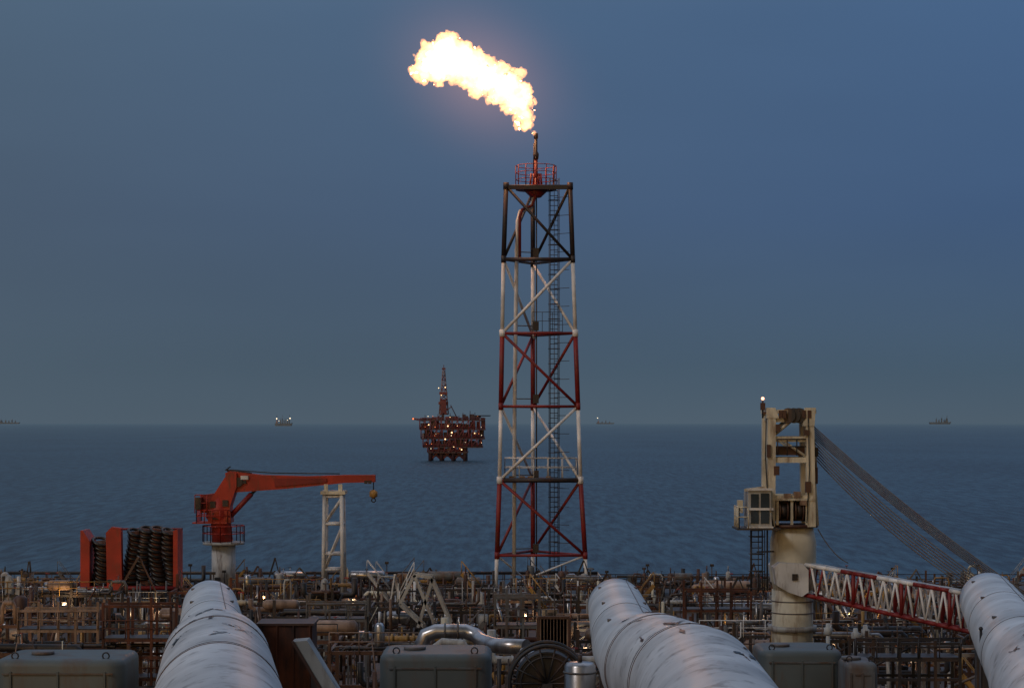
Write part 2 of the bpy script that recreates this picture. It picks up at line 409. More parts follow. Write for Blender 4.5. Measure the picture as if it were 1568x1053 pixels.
for (v0, a, c), (v1, _, _) in zip(decks, decks[1:]):
    u = a+1
    while u < c-2:
        wd = R.uniform(3, 9); hh = R.uniform(.55, .99)*(v0-v1)
        if R.random() < .93:
            b.prism([q(u, v0, R.uniform(-3, 3)), q(u, v0-hh), q(min(u+wd, c), v0-hh), q(min(u+wd, c), v0)], R.uniform(12, 34), R.choice(['rig_red', 'rig_red', 'rig_dark', 'rig_dark', 'rig_red', 'rig_white', 'brown']))
        u += wd+R.uniform(0, 2)
    n = int((c-a)/8)
    for i in range(n):
        x = a+(c-a)*i/n; x2 = a+(c-a)*(i+1)/n
        b.tube(q(x, v0, -4), q(x, v1, -4), .6, 'rig_red', 6)
        if R.random() < .6: b.tube(q(x, v0, -4), q(x2, v1, -4), .45, 'rig_red', 5)
u = 646
while u < 738:
    wd = R.uniform(3, 8); hh = R.uniform(3, 11) if u > 662 else R.uniform(2, 6)
    b.prism([q(u, 643), q(u, 643-hh), q(u+wd, 643-hh), q(u+wd, 643)], R.uniform(6, 20), R.choice(['rig_red', 'rig_dark', 'rig_red', 'rig_white', 'rig_dark']))
    if R.random() < .5: b.tube(q(u+1, 643), q(u+1, 643-hh-R.uniform(2, 6)), .35, 'rig_dark', 5)
    u += wd+R.uniform(0, 2)
b.poly([q(736, 637, 8), q(736, 635.5, 8)], [9, 10.5], 'rig_dark', 8)
b.tube(q(722, 645, 8), q(736, 637, 8), .8, 'rig_red')
for dv in (0, 3): b.tube(q(650, 645-dv, 5), q(630, 641-dv*.3, 5), .45, 'rig_red')
for i in range(6): b.tube(q(650-i*3.3, 645-i*.66, 5), q(648-i*3.3, 642-i*.3, 5), .3, 'rig_red', 5)
for (du0, du1) in ((-7, -1.6), (7, 1.6)):
    for dd in (-4, 4): b.tube(q(679+du0, 634, 10+dd), q(679+du1, 566, 10+dd*.25), .55, 'rig_white', 6)
for i in range(9):
    t0 = i/9; t1 = (i+1)/9; w0 = 7-5.4*t0; w1 = 7-5.4*t1; v0 = 634-68*t0; v1 = 634-68*t1
    mt = 'rig_red' if i % 2 else 'rig_white'
    b.tube(q(679-w0, v0, 6), q(679+w1, v1, 8), .45, mt, 5); b.tube(q(679+w0, v0, 6), q(679-w1, v1, 8), .45, mt, 5)
    b.tube(q(679-w0, v0, 6), q(679+w0, v0, 6), .5, mt, 5)
    if i in (2, 4): b.prism([q(679-w0-2, v0, 4), q(679-w0-2, v0-4, 4), q(679+w0+1, v0-4, 4), q(679+w0+1, v0, 4)], 8, 'rig_red')
b.prism([q(674, 634), q(675, 612), q(683, 612), q(684, 634)], 7, 'rig_red')
b.tube(q(679, 568, 10), q(679, 558, 10), .4, 'rig_red', 6)
b.box(q(679, 564, 10), (3.5, 3.5, 1.6), 'rig_red')
b.tube(q(668, 640), q(692, 622), .4, 'rig_red', 5); b.tube(q(700, 640), q(690, 620), .5, 'rig_dark', 5)
for i in range(24):
    v_ = R.choice([688, 681, 668, 655, 642])-R.uniform(1, 5); u = R.uniform(650, 738)
    b.sphere(q(u, v_, -4.6), R.uniform(.2, .38), R.choice(['lamp_warm', 'lamp_orange', 'lamp_white', 'lamp_orange']), 6, 4)
for u, v_, r in ((633, 641, .8), (682, 593, .5), (676, 605, .4), (672, 594, .4), (692, 662, .7), (707, 688, .6), (682, 672, .6), (686, 652, .6), (727, 663, .45), (657, 650, .45)):
    b.sphere(q(u, v_, -5), r, 'lamp_warm' if u != 633 else 'lamp_orange', 8, 5)
plat = b.build('offshore_platform')

# ------------------------------------------------------------ ships on the horizon
def ship(name, u, D, ln, hh, bridge, lights=(), gear=0):
    b = B(); c = V(((u-CX)*D/F, D, 0)); l2 = ln/2
    pr = [(-l2, hh), (-l2+ln*.03, 0), (l2-ln*.06, 0), (l2, hh*1.25), (l2-ln*.1, hh)]
    b.prism([c+V((x, 0, z)) for x, z in pr], 30, 'haze_ship')
    bx = -l2+ln*.12 if bridge < 0 else l2-ln*.2
    for i in range(3): b.prism([c+V((bx-ln*.06+i*3, 2, hh+i*hh*.6)), c+V((bx-ln*.06+i*3, 2, hh*(1.6+i*.6))), c+V((bx+ln*.05-i*2, 2, hh*(1.6+i*.6))), c+V((bx+ln*.05-i*2, 2, hh+i*hh*.6))], 22, 'rig_white' if lights else 'haze_ship')
    b.tube(c+V((bx, 10, hh*2)), c+V((bx, 10, hh*4.2)), 1.5, 'haze_ship', 6)
    for i in range(gear):
        x = -l2+ln*(.3+.6*i/max(gear, 1)); h2 = hh*R.uniform(.6, 2.2)
        b.prism([c+V((x, 5, hh)), c+V((x, 5, hh+h2)), c+V((x+ln*.05, 5, hh+h2)), c+V((x+ln*.05, 5, hh))], 12, 'haze_ship')
        b.tube(c+V((x, 6, hh)), c+V((x+ln*.04, 6, hh+h2*1.6)), 1.2, 'haze_ship', 5)
    for x, z, r in lights: b.sphere(c+V((x, -3, z)), r, 'lamp_white', 8, 5)
    b.build(name)
ship('cargo_ship', 434, 13500, 120, 18, -1, ((-45, 50, 4), (45, 52, 4), (-30, 35, 2), (28, 40, 2)), 6)
ship('cargo_ship', 927, 20500, 190, 12, -1, ((-80, 62, 4),), 3)
ship('cargo_ship', 1440, 19500, 215, 20, 1, (), 5)
ship('cargo_ship', 14, 21500, 230, 14, -1, (), 4)

# ------------------------------------------------------------ red knuckle crane
D = 185; b = B(); q = lambda u, v, dd=0: loc(u, v, D, dd)
b.poly([q(340, 910, 1), q(340, 832, 1)], 1.12, 'white', 20)
b.poly([q(340, 834, 1), q(340, 830, 1)], 1.95, 'lightgrey', 16)
c = q(340, 830, 1); rg = [c+V((math.cos(a)*1.95, math.sin(a)*1.95, 0)) for a in [2*math.pi*i/12 for i in range(13)]]
b.rail(rg, 'rack_red', h=1.5, r=.045, step=1)
b.poly([q(338, 830, 1), q(336, 800, 1), q(333, 790, 1), q(334, 760, 1)], [1.0, .95, 1.25, 1.0], 'orange_red', 16)
b.prism([q(318, 800, 0), q(322, 765, 0), q(338, 740, 0), q(350, 722, 0), q(362, 724, 0), q(362, 745, 0), q(352, 775, 0), q(354, 800, 0)], 2, 'orange_red')
b.prism([q(306, 785, .2), q(306, 758, .2), q(330, 755, .2), q(330, 785, .2)], 1.7, 'tower_red')
b.box(q(305, 770, -.2), (.5, 1.2, 1.1), 'dark')
for u_, v_ in ((330, 790), (345, 770), (326, 772)): b.box(q(u_, v_, -.05), (.5, .2, .6), 'tower_dark')
zz = q(0, 800).z
b.box(V((q(322, 0).x, D+1, zz)), (3.2, 3, .12), 'rack_red')
b.rail([V((q(302, 0).x, D-.5, zz)), V((q(350, 0).x, D-.5, zz)), V((q(350, 0).x, D+2.5, zz)), V((q(302, 0).x, D+2.5, zz)), V((q(302, 0).x, D-.5, zz))], 'rack_red', h=1.2, r=.05, step=.7)
zz = q(0, 785).z; b.rail([V((q(300, 0).x, D-.6, zz)), V((q(318, 0).x, D-.6, zz))], 'orange_red', h=1.7, r=.05, step=.5)
b.prism([q(346, 746, .3), q(344, 724, .3), q(352, 721, .3), q(400, 727, .3), q(470, 729, .3), q(530, 727, .3), q(574, 727, .3), q(574, 738, .3), q(528, 739, .3), q(500, 742, .3), q(440, 748, .3), q(385, 752, .3), q(356, 754, .3)], 1.1, 'orange_red')
b.prism([q(420, 732, .18), q(500, 732, .18), q(500, 738, .18), q(420, 745, .18)][::-1], 1.34, 'tower_red')
for u in (366, 374, 560, 566): b.box(q(u, 738, .25), (.3, .2, .3), 'dark')
b.tube(q(352, 790, .6), q(384, 756, .6), .24, 'tower_red'); b.tube(q(360, 782, .6), q(390, 750, .6), .14, 'steel')
b.tube(q(384, 725, .6), q(346, 720, .6), .12, 'tower_dark')
b.poly([q(364, 738, .1), q(364, 738, 1.6)], .45, 'tower_dark', 12)
b.box(q(374, 731, .2), (.7, .2, .35), 'white')
b.tube(q(571, 738, .8), q(571, 751, .8), .05, 'dark', 5)
b.poly([q(571, 750, .8), q(571, 753, .8), q(571, 760, .8), q(571, 763, .8)], [.15, .38, .38, .12], 'ochre', 8)
b.torus(q(571, 766, .8), (0, 1, 0), .18, .06, 'dark', 10, 5)
b.tube(q(344, 720, .5), q(352, 714, .5), .06, 'dark', 5)
b.poly([q(352, 719, .2), q(420, 724, .2), q(520, 725, .2)], .05, 'dark', 5)
b.build('knuckle_boom_crane')
# boom rest
b = B()
for dd in (0, 2):
    b.tube(q(495, 910, dd), q(497, 755, dd), .2, 'white'); b.tube(q(525, 910, dd), q(523, 755, dd), .2, 'white')
    for v_ in (760, 802, 848, 872): b.tube(q(496, v_, dd), q(524, v_, dd), .13, 'white')
    b.tube(q(523, 762, dd), q(496, 802, dd), .11, 'white'); b.tube(q(496, 872, dd), q(524, 804, dd), .11, 'white')
for v_ in (760, 802, 848): b.tube(q(496, v_), q(496, v_, 2), .12, 'white'); b.tube(q(524, v_), q(524, v_, 2), .12, 'white')
b.box(q(510, 754, 1), (2.3, 2.6, .3), 'cream')
for u in (499, 521): b.prism([q(u-3, 752, 0), q(u-3, 741, 0), q(u+3, 741, 0), q(u+3, 752, 0)], .25, 'cream')
b.build('boom_rest')

# ------------------------------------------------------------ hose rack
D = 168; b = B(); q = lambda u, v, dd=0: loc(u, v, D, dd)
b.prism([q(123, 910), q(123, 812), q(127, 812), q(137, 828), q(137, 910)], 2.6, 'rack_red')
b.prism([q(165, 908, -.3), q(163, 815, -.3), q(172, 806, -.3), q(186, 808, -.3), q(188, 908, -.3)], .8, 'orange_red')
b.prism([q(265, 908), q(265, 812), q(272, 810), q(272, 908)], 2.6, 'rack_red')
b.tube(q(123, 900, .1), q(272, 900, .1), .18, 'tower_red'); b.tube(q(123, 880, 2.4), q(272, 880, 2.4), .1, 'tower_red'); b.tube(q(165, 812, 2.4), q(272, 812, 2.4), .1, 'tower_red')
for u in (204, 226, 246): b.beam(q(u, 908, 2.5), q(u, 812, 2.5), .2, .2, 'tower_red')
for k_, (u, v0, v1, rr) in enumerate(((151, 830, 900, .72), (200, 816, 896, .60), (218, 812, 880, .60), (238, 812, 885, .60), (257, 815, 900, .55), (219, 884, 905, .5), (242, 884, 905, .5))):
    n = int((v1-v0)/7.2)
    for i in range(n+1):
        v_ = v0+(v1-v0)*i/max(n, 1)
        uu = u+4*math.sin(i*.4+k_)
        b.torus(q(uu, v_, 1.1+.1*math.sin(i)), (.28+.1*math.sin(k_*2+i*.3), -.38, 1), rr, .14, 'rubber', 18, 7)
    b.poly([q(u+3*math.sin(j*.5+k_), v0-2+(v1-v0+4)*j/8, 1.1) for j in range(9)], rr*.84, 'rust' if k_ % 2 else 'brown', 14)
b.build('hose_rack')

# ------------------------------------------------------------ lattice-boom crane
D = 110; b = B(); q = lambda u, v, dd=0: loc(u, v, D, dd); sM = D/F
zc = 1.2
b.poly([q(1218, 1100, zc), q(1218, 965, zc), q(1218, 905, zc)], 1.15, 'cream', 28)
b.poly([q(1218, 968, zc), q(1218, 960, zc)], 1.35, 'lightgrey', 28)
b.poly([q(1219, 908, zc), q(1219, 880, zc), q(1219, 830, zc), q(1219, 806, zc)], [1.1, 1.28, 1.28, 1.1], 'cream', 28)
for v_ in (940, 922): b.torus(q(1218, v_, zc), (0, 0, 1), 1.16, .035, 'grey', 28, 5)
b.poly([q(1216, 808, zc), q(1216, 803, zc)], 1.5, 'brown', 24)
for dd in (0, 2.2):
    b.beam(q(1180, 806, dd), q(1181, 628, dd), .52, .45, 'cream'); b.beam(q(1242, 806, dd), q(1239, 628, dd), .5, .45, 'cream')
    for v_ in (642, 672, 704, 762): b.beam(q(1183, v_, dd), q(1240, v_, dd), .22, .3, 'cream')
    b.tube(q(1186, 665, dd), q(1210, 645, dd), .1, 'cream'); b.tube(q(1236, 700, dd), q(1200, 675, dd), .07, 'cream')
for u in (1181, 1240):
    for v_ in (640, 700, 765): b.beam(q(u, v_, 0), q(u, v_, 2.2), .3, .3, 'cream')
b.box(q(1211, 630, 1.1), (2.75, 2.6, .22), 'cream')
b.prism([q(1173, 640, -.3), q(1173, 624, -.3), q(1186, 624, -.3), q(1192, 640, -.3)], .5, 'cream')
b.prism([q(1228, 652, -.3), q(1232, 624, -.3), q(1248, 624, -.3), q(1246, 652, -.3)], .5, 'cream')
for u in (1206, 1214, 1222): b.poly([q(u, 636, -.2), q(u+3.5, 636, .1)], .42, 'dark', 16)
for u in (1194, 1200, 1230, 1238): b.beam(q(u, 628, -.3), q(u, 640, -.3), .1, .2, 'brown')
b.box(q(1212, 690, 1.2), (1.6, 1.4, .5), 'brown'); b.box(q(1212, 675, 1.3), (1.9, .3, .1), 'dark')
zz = q(0, 697).z; b.rail([V((q(1190, 0).x, D-.2, zz)), V((q(1234, 0).x, D-.2, zz))], 'dark', h=.9, r=.035, step=.5)
b.box(q(1212, 782, 1.4), (2.0, 1.2, 1.2), 'dark'); b.box(q(1212, 764, 1), (2.5, 2.6, .12), 'cream')
for u in (1200, 1224):
    b.poly([q(u-6, 782, .3), q(u+6, 782, .3)], .42, 'steel', 16)
    for e in (-6, 6): b.poly([q(u+e-.8, 782, .3), q(u+e+.8, 782, .3)], .58, 'brown', 16)
for u in (1190, 1212, 1235): b.beam(q(u, 803, -.1), q(u, 764, -.1), .14, .14, 'cream')
for u, v_ in ((1205, 760), (1220, 757), (1229, 768)): b.box(q(u, v_, -.1), (.35, .4, .35), 'beige')
b.tube(q(1248, 720, .5), q(1253, 805, .5), .12, 'cream'); b.tube(q(1246, 640, .5), q(1252, 720, .5), .07, 'cream')
b.box(q(1250, 728, .5), (.25, .5, .9), 'brown'); b.box(q(1250, 692, .5), (.3, .5, .5), 'dark')
for u_, v_, w_, h_ in ((1188, 720, .3, .5), (1176, 690, .2, .7), (1236, 745, .3, .6), (1190, 655, .25, .4), (1234, 662, .3, .3)): b.box(q(u_, v_, -.3), (w_, .2, h_), 'brown')
b.poly([q(1172, 640, -.35), q(1171, 700, -.35), q(1174, 760, -.35), q(1184, 810, -.35)], .035, 'dark', 5)
b.poly([q(1236, 640, -.35), q(1238, 720, -.35), q(1234, 800, -.35)], .03, 'dark', 5)
# operator cab
b.prism([q(1143, 806, -.8), q(1143, 750, -.8), q(1177, 747, -.8), q(1179, 806, -.8)], 2.0, 'lightgrey')
for (u0, u1, v0, v1) in ((1147, 1159, 755, 776), (1162, 1175, 754, 776), (1147, 1159, 780, 800), (1162, 1175, 780, 800)):
    b.prism([q(u0, v1, -.84), q(u0, v0, -.84), q(u1, v0, -.84), q(u1, v1, -.84)], .05, 'glass')
for v_ in (748, 778, 806): b.beam(q(1141, v_, -.9), q(1181, v_, -.9), .1, .12, 'white')
zz = q(0, 808).z; b.box(V((q(1158, 0).x, D, zz)), (2.4, 2.6, .1), 'steel')
b.rail([V((q(1128, 0).x, D+1, zz)), V((q(1128, 0).x, D-1.2, zz)), V((q(1142, 0).x, D-1.2, zz))], 'cream', h=1.2, r=.04, step=.5)
b.box(q(1133, 775, 0), (.3, .4, .7), 'cream'); b.beam(q(1180, 745, 0), q(1140, 750, 0), .15, .15, 'cream')
b.ladder(q(1160, 905, .3), q(1160, 808, .3), .6, 'steel', r=.04, step=.3, cage=True)
b.tube(q(1176, 905, .3), q(1176, 808, .3), .05, 'steel', 5)
b.beam(q(1160, 845, .3), q(1200, 845, .8), .08, .08, 'steel')
b.tube(q(1168, 640, 0), q(1168, 613, 0), .05, 'dark', 6); b.beam(q(1168, 632, 0), q(1180, 632, 0), .12, .12, 'brown'); b.box(q(1168, 622, 0), (.25, .25, .4), 'brown')
b.sphere(q(1168, 610, 0), .09, 'lamp_red', 10, 6)
# boom root
b.prism([q(1188, 895, -.5), q(1184, 868, -.5), q(1192, 860, -.5), q(1228, 862, -.5), q(1236, 872, -.5), q(1236, 905, -.5), q(1226, 912, -.5), q(1205, 905, -.5)], 2.8, 'white')
b.box(q(1215, 882, -.56), (.3, .06, .35), 'dark')
def bm_(t, top, back):
    u = 1232+t*(1600-1232); d = D-8*t
    v_ = (864+t*(930-864)) if top else (910+t*(992-910))
    p = loc(u, v_, d); return p+V((0, -.2 if not back else 1.6, 0))
nb = 20
for i in range(nb):
    t0, t1 = i/nb, (i+1)/nb; mt = 'tower_white' if (i//2) % 2 else 'tower_red'; mt2 = 'tower_red' if (i//3) % 2 else 'tower_white'
    for back in (0, 1):
        b.tube(bm_(t0, 1, back), bm_(t1, 1, back), .12, mt2, 8); b.tube(bm_(t0, 0, back), bm_(t1, 0, back), .12, 'tower_red' if not back else mt, 8)
        b.tube(bm_(t0, 0, back), bm_((t0+t1)/2, 1, back), .06, mt, 6); b.tube(bm_((t0+t1)/2, 1, back), bm_(t1, 0, back), .07, 'tower_white', 6)
    b.tube(bm_(t0, 1, 0), bm_(t1, 1, 1), .05, mt2, 5); b.tube(bm_(t0, 0, 0), bm_(t1, 0, 1), .05, mt, 5)
    b.tube(bm_(t0, 1, 0), bm_(t0, 1, 1), .05, mt2, 5)
    if i % 4 == 0 and i: 
        for back in (0, 1): b.tube(bm_(t0, 0, back), bm_(t0, 1, back), .11, 'tower_red', 8)
pts = [bm_(t, 1, 0)+V((0, .8, .1)) for t in (0, .33, .66)]
for a, c in zip(pts, pts[1:]): b.beam(a, c, .5, .05, 'lightgrey')
def rope(a, c, sag, r=.036):
    P_ = [a.lerp(c, i/12)-V((0, 0, sag*4*(i/12)*(1-i/12))) for i in range(13)]; b.poly(P_, r, 'grey', 5)
for i in range(6): rope(q(1244, 650+i*2.4, .2+.25*i), loc(1578+i*2, 912+i*4, 102, .2*i), .35)
for i in range(7): rope(q(1247, 672+i*3.6, .2+.25*i), loc(1550+i*2, 918+i*4, 102, .2*i), .5+.06*i)
rope(q(1254, 810, .4), q(1300, 862, .2), .3, .03)
b.build('lattice_boom_crane')

# ------------------------------------------------------------ insulated ducts
def duct(pts, r, knee, sadd, seams, lift=.45):
    b = B(); P_ = [loc(*p) for p in pts]
    fine = []
    for i, (a, c) in enumerate(zip(P_, P_[1:])):
        for k_ in range(6): fine.append(a.lerp(c, k_/6))
    fine.append(P_[-1])
    kn = knee*6
    b.poly(fine[:kn+2], r, 'duct', 56)
    # near run: larger jacket that starts with a rounded shoulder
    K = 1.17
    d0 = (fine[kn-1]-fine[kn]).normalized(); up = V((0, 0, lift))
    near = [p+up for p in fine[kn:]]
    sp = []; sr = []
    for i in range(9):
        a = math.pi/2*(1-i/8); sp.append(near[0]+d0*(math.sin(a)*1.0)); sr.append(r*(.72+(K-.72)*math.cos(a)))
    b.poly(sp+near[1:], sr+[r*K]*(len(near)-1), 'duct_near', 56)
    d = (P_[0]-P_[1]).normalized(); hp = []; hr = []
    for i in range(9):
        a = math.pi/2*i/8; hp.append(P_[0]+d*(math.sin(a)*r*.55)); hr.append(max(math.cos(a)*r*.999, .02))
    b.poly(hp, hr, 'duct', 56)
    for i in seams:
        c = fine[i] if i < kn else near[i-kn]; rr = r if i < kn else r*K
        nx = fine[min(i+1, len(fine)-1)]; pv = fine[max(i-1, 0)]; dd = (nx-pv).normalized()
        b.poly([c-dd*.02, c+dd*.02], rr+.010, 'steel', 56)
        if i >= kn: b.poly([c+dd*.3, c+dd*.34], rr+.012, 'brown', 56)
    x, y = b.frame(d)
    for i in range(kn):
        o = (x*.35+y*.94)*(r+.004); b.beam(fine[i]+o, fine[i+1]+o, .025, .02, 'grey')
    for i in range(1, kn, 3):
        for sg in (-1, 1):
            b.box(fine[i]+(x*sg*.6+y*.8)*(r+.02), (.12, .2, .08), 'grey')
    # torn cladding flaps on the near run
    for k_ in range(15):
        i = R.randint(0, max(2, len(near)-10)); i = min(i, len(near)-2)
        dd = (near[i+1]-near[i]).normalized(); x, y = b.frame(dd)
        a0 = R.uniform(.7, 2.4); rr = r*K+.006; L_ = R.uniform(.3, 1.5); aa = R.uniform(-.35, .35); fat = R.choice([.5, 1.0, 2.2])
        kk = len(b.v); n_p = 9
        for j in range(n_p):
            t_ = j/(n_p-1); wv = .012+.09*fat*math.sin(math.pi*t_)*R.uniform(.4, 1)
            for sgn in (-1, 1):
                ang = a0+aa*t_+sgn*wv*.6/rr+R.uniform(-.02, .02)
                b.v.append(near[i]+dd*(L_*t_+R.uniform(-.02, .02))+(x*math.cos(ang)+y*math.sin(ang))*(rr+R.uniform(0, .02)))
        mt = R.choice(['rubber', 'rubber', 'brown'])
        for j in range(n_p-1): b.face((kk+2*j, kk+2*j+1, kk+2*j+3, kk+2*j+2), mt)
    for i in sadd:
        p = fine[i]; b.box(V((p.x, p.y, (p.z-r+DECK)/2)), (1.6, .4, p.z-r-DECK+.3), 'steel')
    b.build('insulated_duct')
duct([(322, 930, 87), (326, 982, 67), (332, 1040, 52), (336, 1170, 37), (340, 1400, 26)], 1.2, 2, (2, 7, 15), (0, 5, 13, 16))
duct([(943, 928, 87), (964, 990, 65), (1000, 1042, 53), (1070, 1085, 44), (1115, 1190, 35), (1165, 1420, 26)], 1.22, 2, (2, 8, 16), (0, 5, 13, 17), .4)
duct([(1514, 920, 87), (1555, 985, 64), (1600, 1060, 52), (1650, 1180, 40)], 1.25, 2, (2, 8), (0, 4, 8))

# ------------------------------------------------------------ pipe racks
PAL = ['brown', 'grey', 'beige', 'steel', 'lightgrey', 'dark', 'rust', 'brown', 'steel', 'dark', 'grey', 'silver', 'cream', 'white', 'ochre', 'dark', 'brown', 'dark', 'steel']
racks = []
def valve(b, p, r, mt):
    b.poly([p-V((r*2, 0, 0)), p-V((r*1.2, 0, 0)), p, p+V((r*1.2, 0, 0)), p+V((r*2, 0, 0))], [r*1.5, r*.9, r*1.4, r*.9, r*1.5], mt, 8)
    b.tube(p, p+V((0, 0, r*4)), r*.3, mt, 6); b.torus(p+V((0, 0, r*4)), (0, .3, 1), r*1.3, r*.2, R.choice(['rack_red', 'dark', 'grey']), 12, 5)
def clutter(b, p, hmax):
    t = R.random(); mt = R.choice(PAL)
    if t < .10:
        r = R.uniform(.15, .4); h = R.uniform(1.2, max(1.3, hmax))
        b.poly([p, p+V((0, 0, h*.1)), p+V((0, 0, h*.85)), p+V((0, 0, h*.95)), p+V((0, 0, h))], [r*.8, r, r, r*.7, r*.1], R.choice(['lightgrey', 'silver', 'grey', 'brown']), 14)
        b.tube(p+V((0, 0, h)), p+V((0, 0, h+.5)), .06, mt, 6)
    elif t < .40:
        h = R.uniform(.8, max(.9, hmax)); w_ = R.uniform(.4, 1.5)*R.choice([-1, 1]); r = R.uniform(.05, .14)
        b.poly([p, p+V((0, 0, h-.3)), p+V((w_*.15, 0, h)), p+V((w_*.85, 0, h)), p+V((w_, 0, h-.3)), p+V((w_, 0, 0))], r, mt, 8)
        valve(b, p+V((w_*.5, 0, h)), r, mt)
    elif t < .50:
        b.box(p+V((0, 0, .5)), (R.uniform(.4, 1.1), R.uniform(.5, 1), 1.0), R.choice(['grey', 'beige', 'tank', 'dark']))
        b.box(p+V((0, -.52, .6)), (.3, .04, .4), 'dark')
    elif t < .60:
        h = R.uniform(1, 2.2); b.tube(p, p+V((0, 0, h)), .05, 'steel', 6)
        b.box(p+V((0, -.1, h)), (.35, .2, .22), 'dark')
    elif t < .70:
        valve(b, p+V((0, 0, .6)), R.uniform(.12, .25), mt); b.tube(p+V((-1, 0, .6)), p+V((1, 0, .6)), .12, mt)
    elif t < .82:
        h = R.uniform(1.0, 2.6); dx = R.uniform(-1.8, 1.8); b.beam(p, p+V((dx, R.uniform(-.5, .5), h)), .12, .16, mt); b.beam(p+V((dx*1.8, 0, 0)), p+V((dx, 0, h)), .1, .1, mt)
    elif t < .92:
        mt = R.choice(['lightgrey', 'ochre', 'grey', 'white']); h = R.uniform(1.5, 2.8); w_ = h*R.choice([-.8, .8])
        for dy in (0, .7): b.beam(p+V((0, dy, -1)), p+V((w_, dy, h-1)), .05, .22, mt); b.tube(p+V((0, dy, 0)), p+V((w_, dy, h)), .03, mt, 5)
        for i in range(8): tt = i/8; b.beam(p+V((w_*tt, 0, h*tt-1)), p+V((w_*tt, .7, h*tt-1)), .2, .03, mt)
        for i in (0, 1, 2): tt = i/2; b.tube(p+V((w_*tt, 0, h*tt-1)), p+V((w_*tt, 0, h*tt)), .03, mt, 5)
    else:
        l = R.uniform(1.5, 3); r = R.uniform(.3, .5); z = V((0, 0, r+.3))
        b.poly([p+z-V((l/2+.2, 0, 0)), p+z-V((l/2, 0, 0)), p+z+V((l/2, 0, 0)), p+z+V((l/2+.2, 0, 0))], [r*.5, r, r, r*.5], R.choice(['silver', 'grey', 'beige']), 14)
def rack(x0, x1, y, dy, z1):
    b = B(); W_ = x1-x0; n = max(1, round(W_/R.uniform(2.2, 4))); sm = R.choice(['brown', 'steel', 'dark', 'rust', 'steel', 'brown', 'grey', 'dark'])
    zs = [z1]
    while zs[-1]-R.uniform(1.5, 2.4) > max(DECK+.6, z1-9): zs.append(zs[-1]-R.uniform(1.4, 2.6))
    for i in range(n+1):
        x = x0+W_*i/n
        for yy in (y, y+dy): b.beam(V((x, yy, DECK)), V((x, yy, z1+R.choice([0, 0, .5, 1.1]))), .18, .18, sm)
        for z in zs: b.beam(V((x, y, z)), V((x, y+dy, z)), .14, .16, sm)
        if i < n and R.random() < .7:
            z = R.choice(zs); xx = x0+W_*(i+1)/n; fl = R.random() < .5
            b.tube(V((x if fl else xx, y, z)), V((xx if fl else x, y, z-1.8)), .07, sm, 6)
    for z in zs:
        for yy in (y, y+dy): b.beam(V((x0-.2, yy, z)), V((x1+.2, yy, z)), .12, .18, sm)
        k_ = R.randint(2, 5)
        for j in range(k_):
            r = R.choice([.04, .05, .07, .1, .13, .17, .22]); yy = y+dy*(j+.5)/k_; mt = R.choice(PAL)
            ln_ = W_*R.uniform(.15, .8); a = R.uniform(x0-.5, x1-ln_*.6); c = a+ln_
            if c-a < 1: continue
            za = z+r+.1; e1 = R.uniform(-2.2, 1.6); e2 = R.uniform(-2.2, 1.6); jd = R.uniform(-.6, .6)
            b.poly([V((a, yy, za+e1)), V((a, yy, za+.2*(1 if e1 > 0 else -1))), V((a+.2, yy, za)), V((c-.2, yy+jd, za)), V((c, yy+jd, za+.2*(1 if e2 > 0 else -1))), V((c, yy+jd, za+e2))], r, mt, 8)
            for f_ in range(R.randint(0, 3)):
                tf = R.uniform(.15, .85); xf = a+(c-a)*tf; yf = yy+jd*tf; b.poly([V((xf-.06, yf, za)), V((xf+.06, yf, za))], r*1.6, mt, 10)
            if R.random() < .35: valve(b, V((R.uniform(a+.3, c-.3), yy-.1, za)), min(r, .15), mt)
    for j in range(int(W_*3.2)):
        x = R.uniform(x0, x1); z0 = R.uniform(max(DECK, z1-6), z1-1); lean = R.choice([0, 0, 0, R.uniform(-1.5, 1.5)])
        b.tube(V((x, y-R.uniform(.05, .4), z0)), V((x+lean, y-.2, min(z1+.7, z0+R.uniform(1, 4)))), R.choice([.03, .05, .08, .12]), R.choice(PAL), 6)
    for j in range(int(W_*1.1)):
        clutter(b, V((R.uniform(x0, x1), y+R.uniform(.2, dy), R.choice(zs[:3]))), 1.1 if R.random() < .7 else 1.9)
    if R.random() < .5: b.rail([V((x0, y-.1, z1)), V((x1, y-.1, z1))], R.choice(['beige', 'lightgrey', 'steel', 'white', 'ochre']), h=1.0, r=.03, step=1.2)
    lit = R.random() < .35
    if lit:
        p = V(((x0+x1)/2+R.uniform(-2, 2), y-.8, z1-R.uniform(.5, 2.2)))
        b.box(p+V((0, .3, .05)), (.3, .2, .2), 'dark'); b.sphere(p+V((0, .12, 0)), .06, 'lamp_warm', 8, 5)
    o = b.build('pipe_rack')
    racks.append(o)
    if lit: lamp('rack_light', p, R.uniform(50, 150), (1, .66, .36), o, .08)
for D, t0, t1 in ((196, 896, 905), (182, 898, 916), (168, 900, 928), (152, 905, 940), (138, 910, 958), (124, 925, 975), (110, 955, 1000), (97, 985, 1035)):
    lim = 800*D/F; x = -lim-R.uniform(0, 3)
    while x < lim:
        W_ = R.uniform(3.5, 10); z1 = H-(R.uniform(t0, t1)-EYE)*D/F
        if not (D < 115 and 1165 < (x+W_/2)*F/D+CX < 1260): rack(x, x+W_, D+R.uniform(-3, 3), R.uniform(2.5, 4.5), z1)
        x += W_+R.uniform(.6, 4)

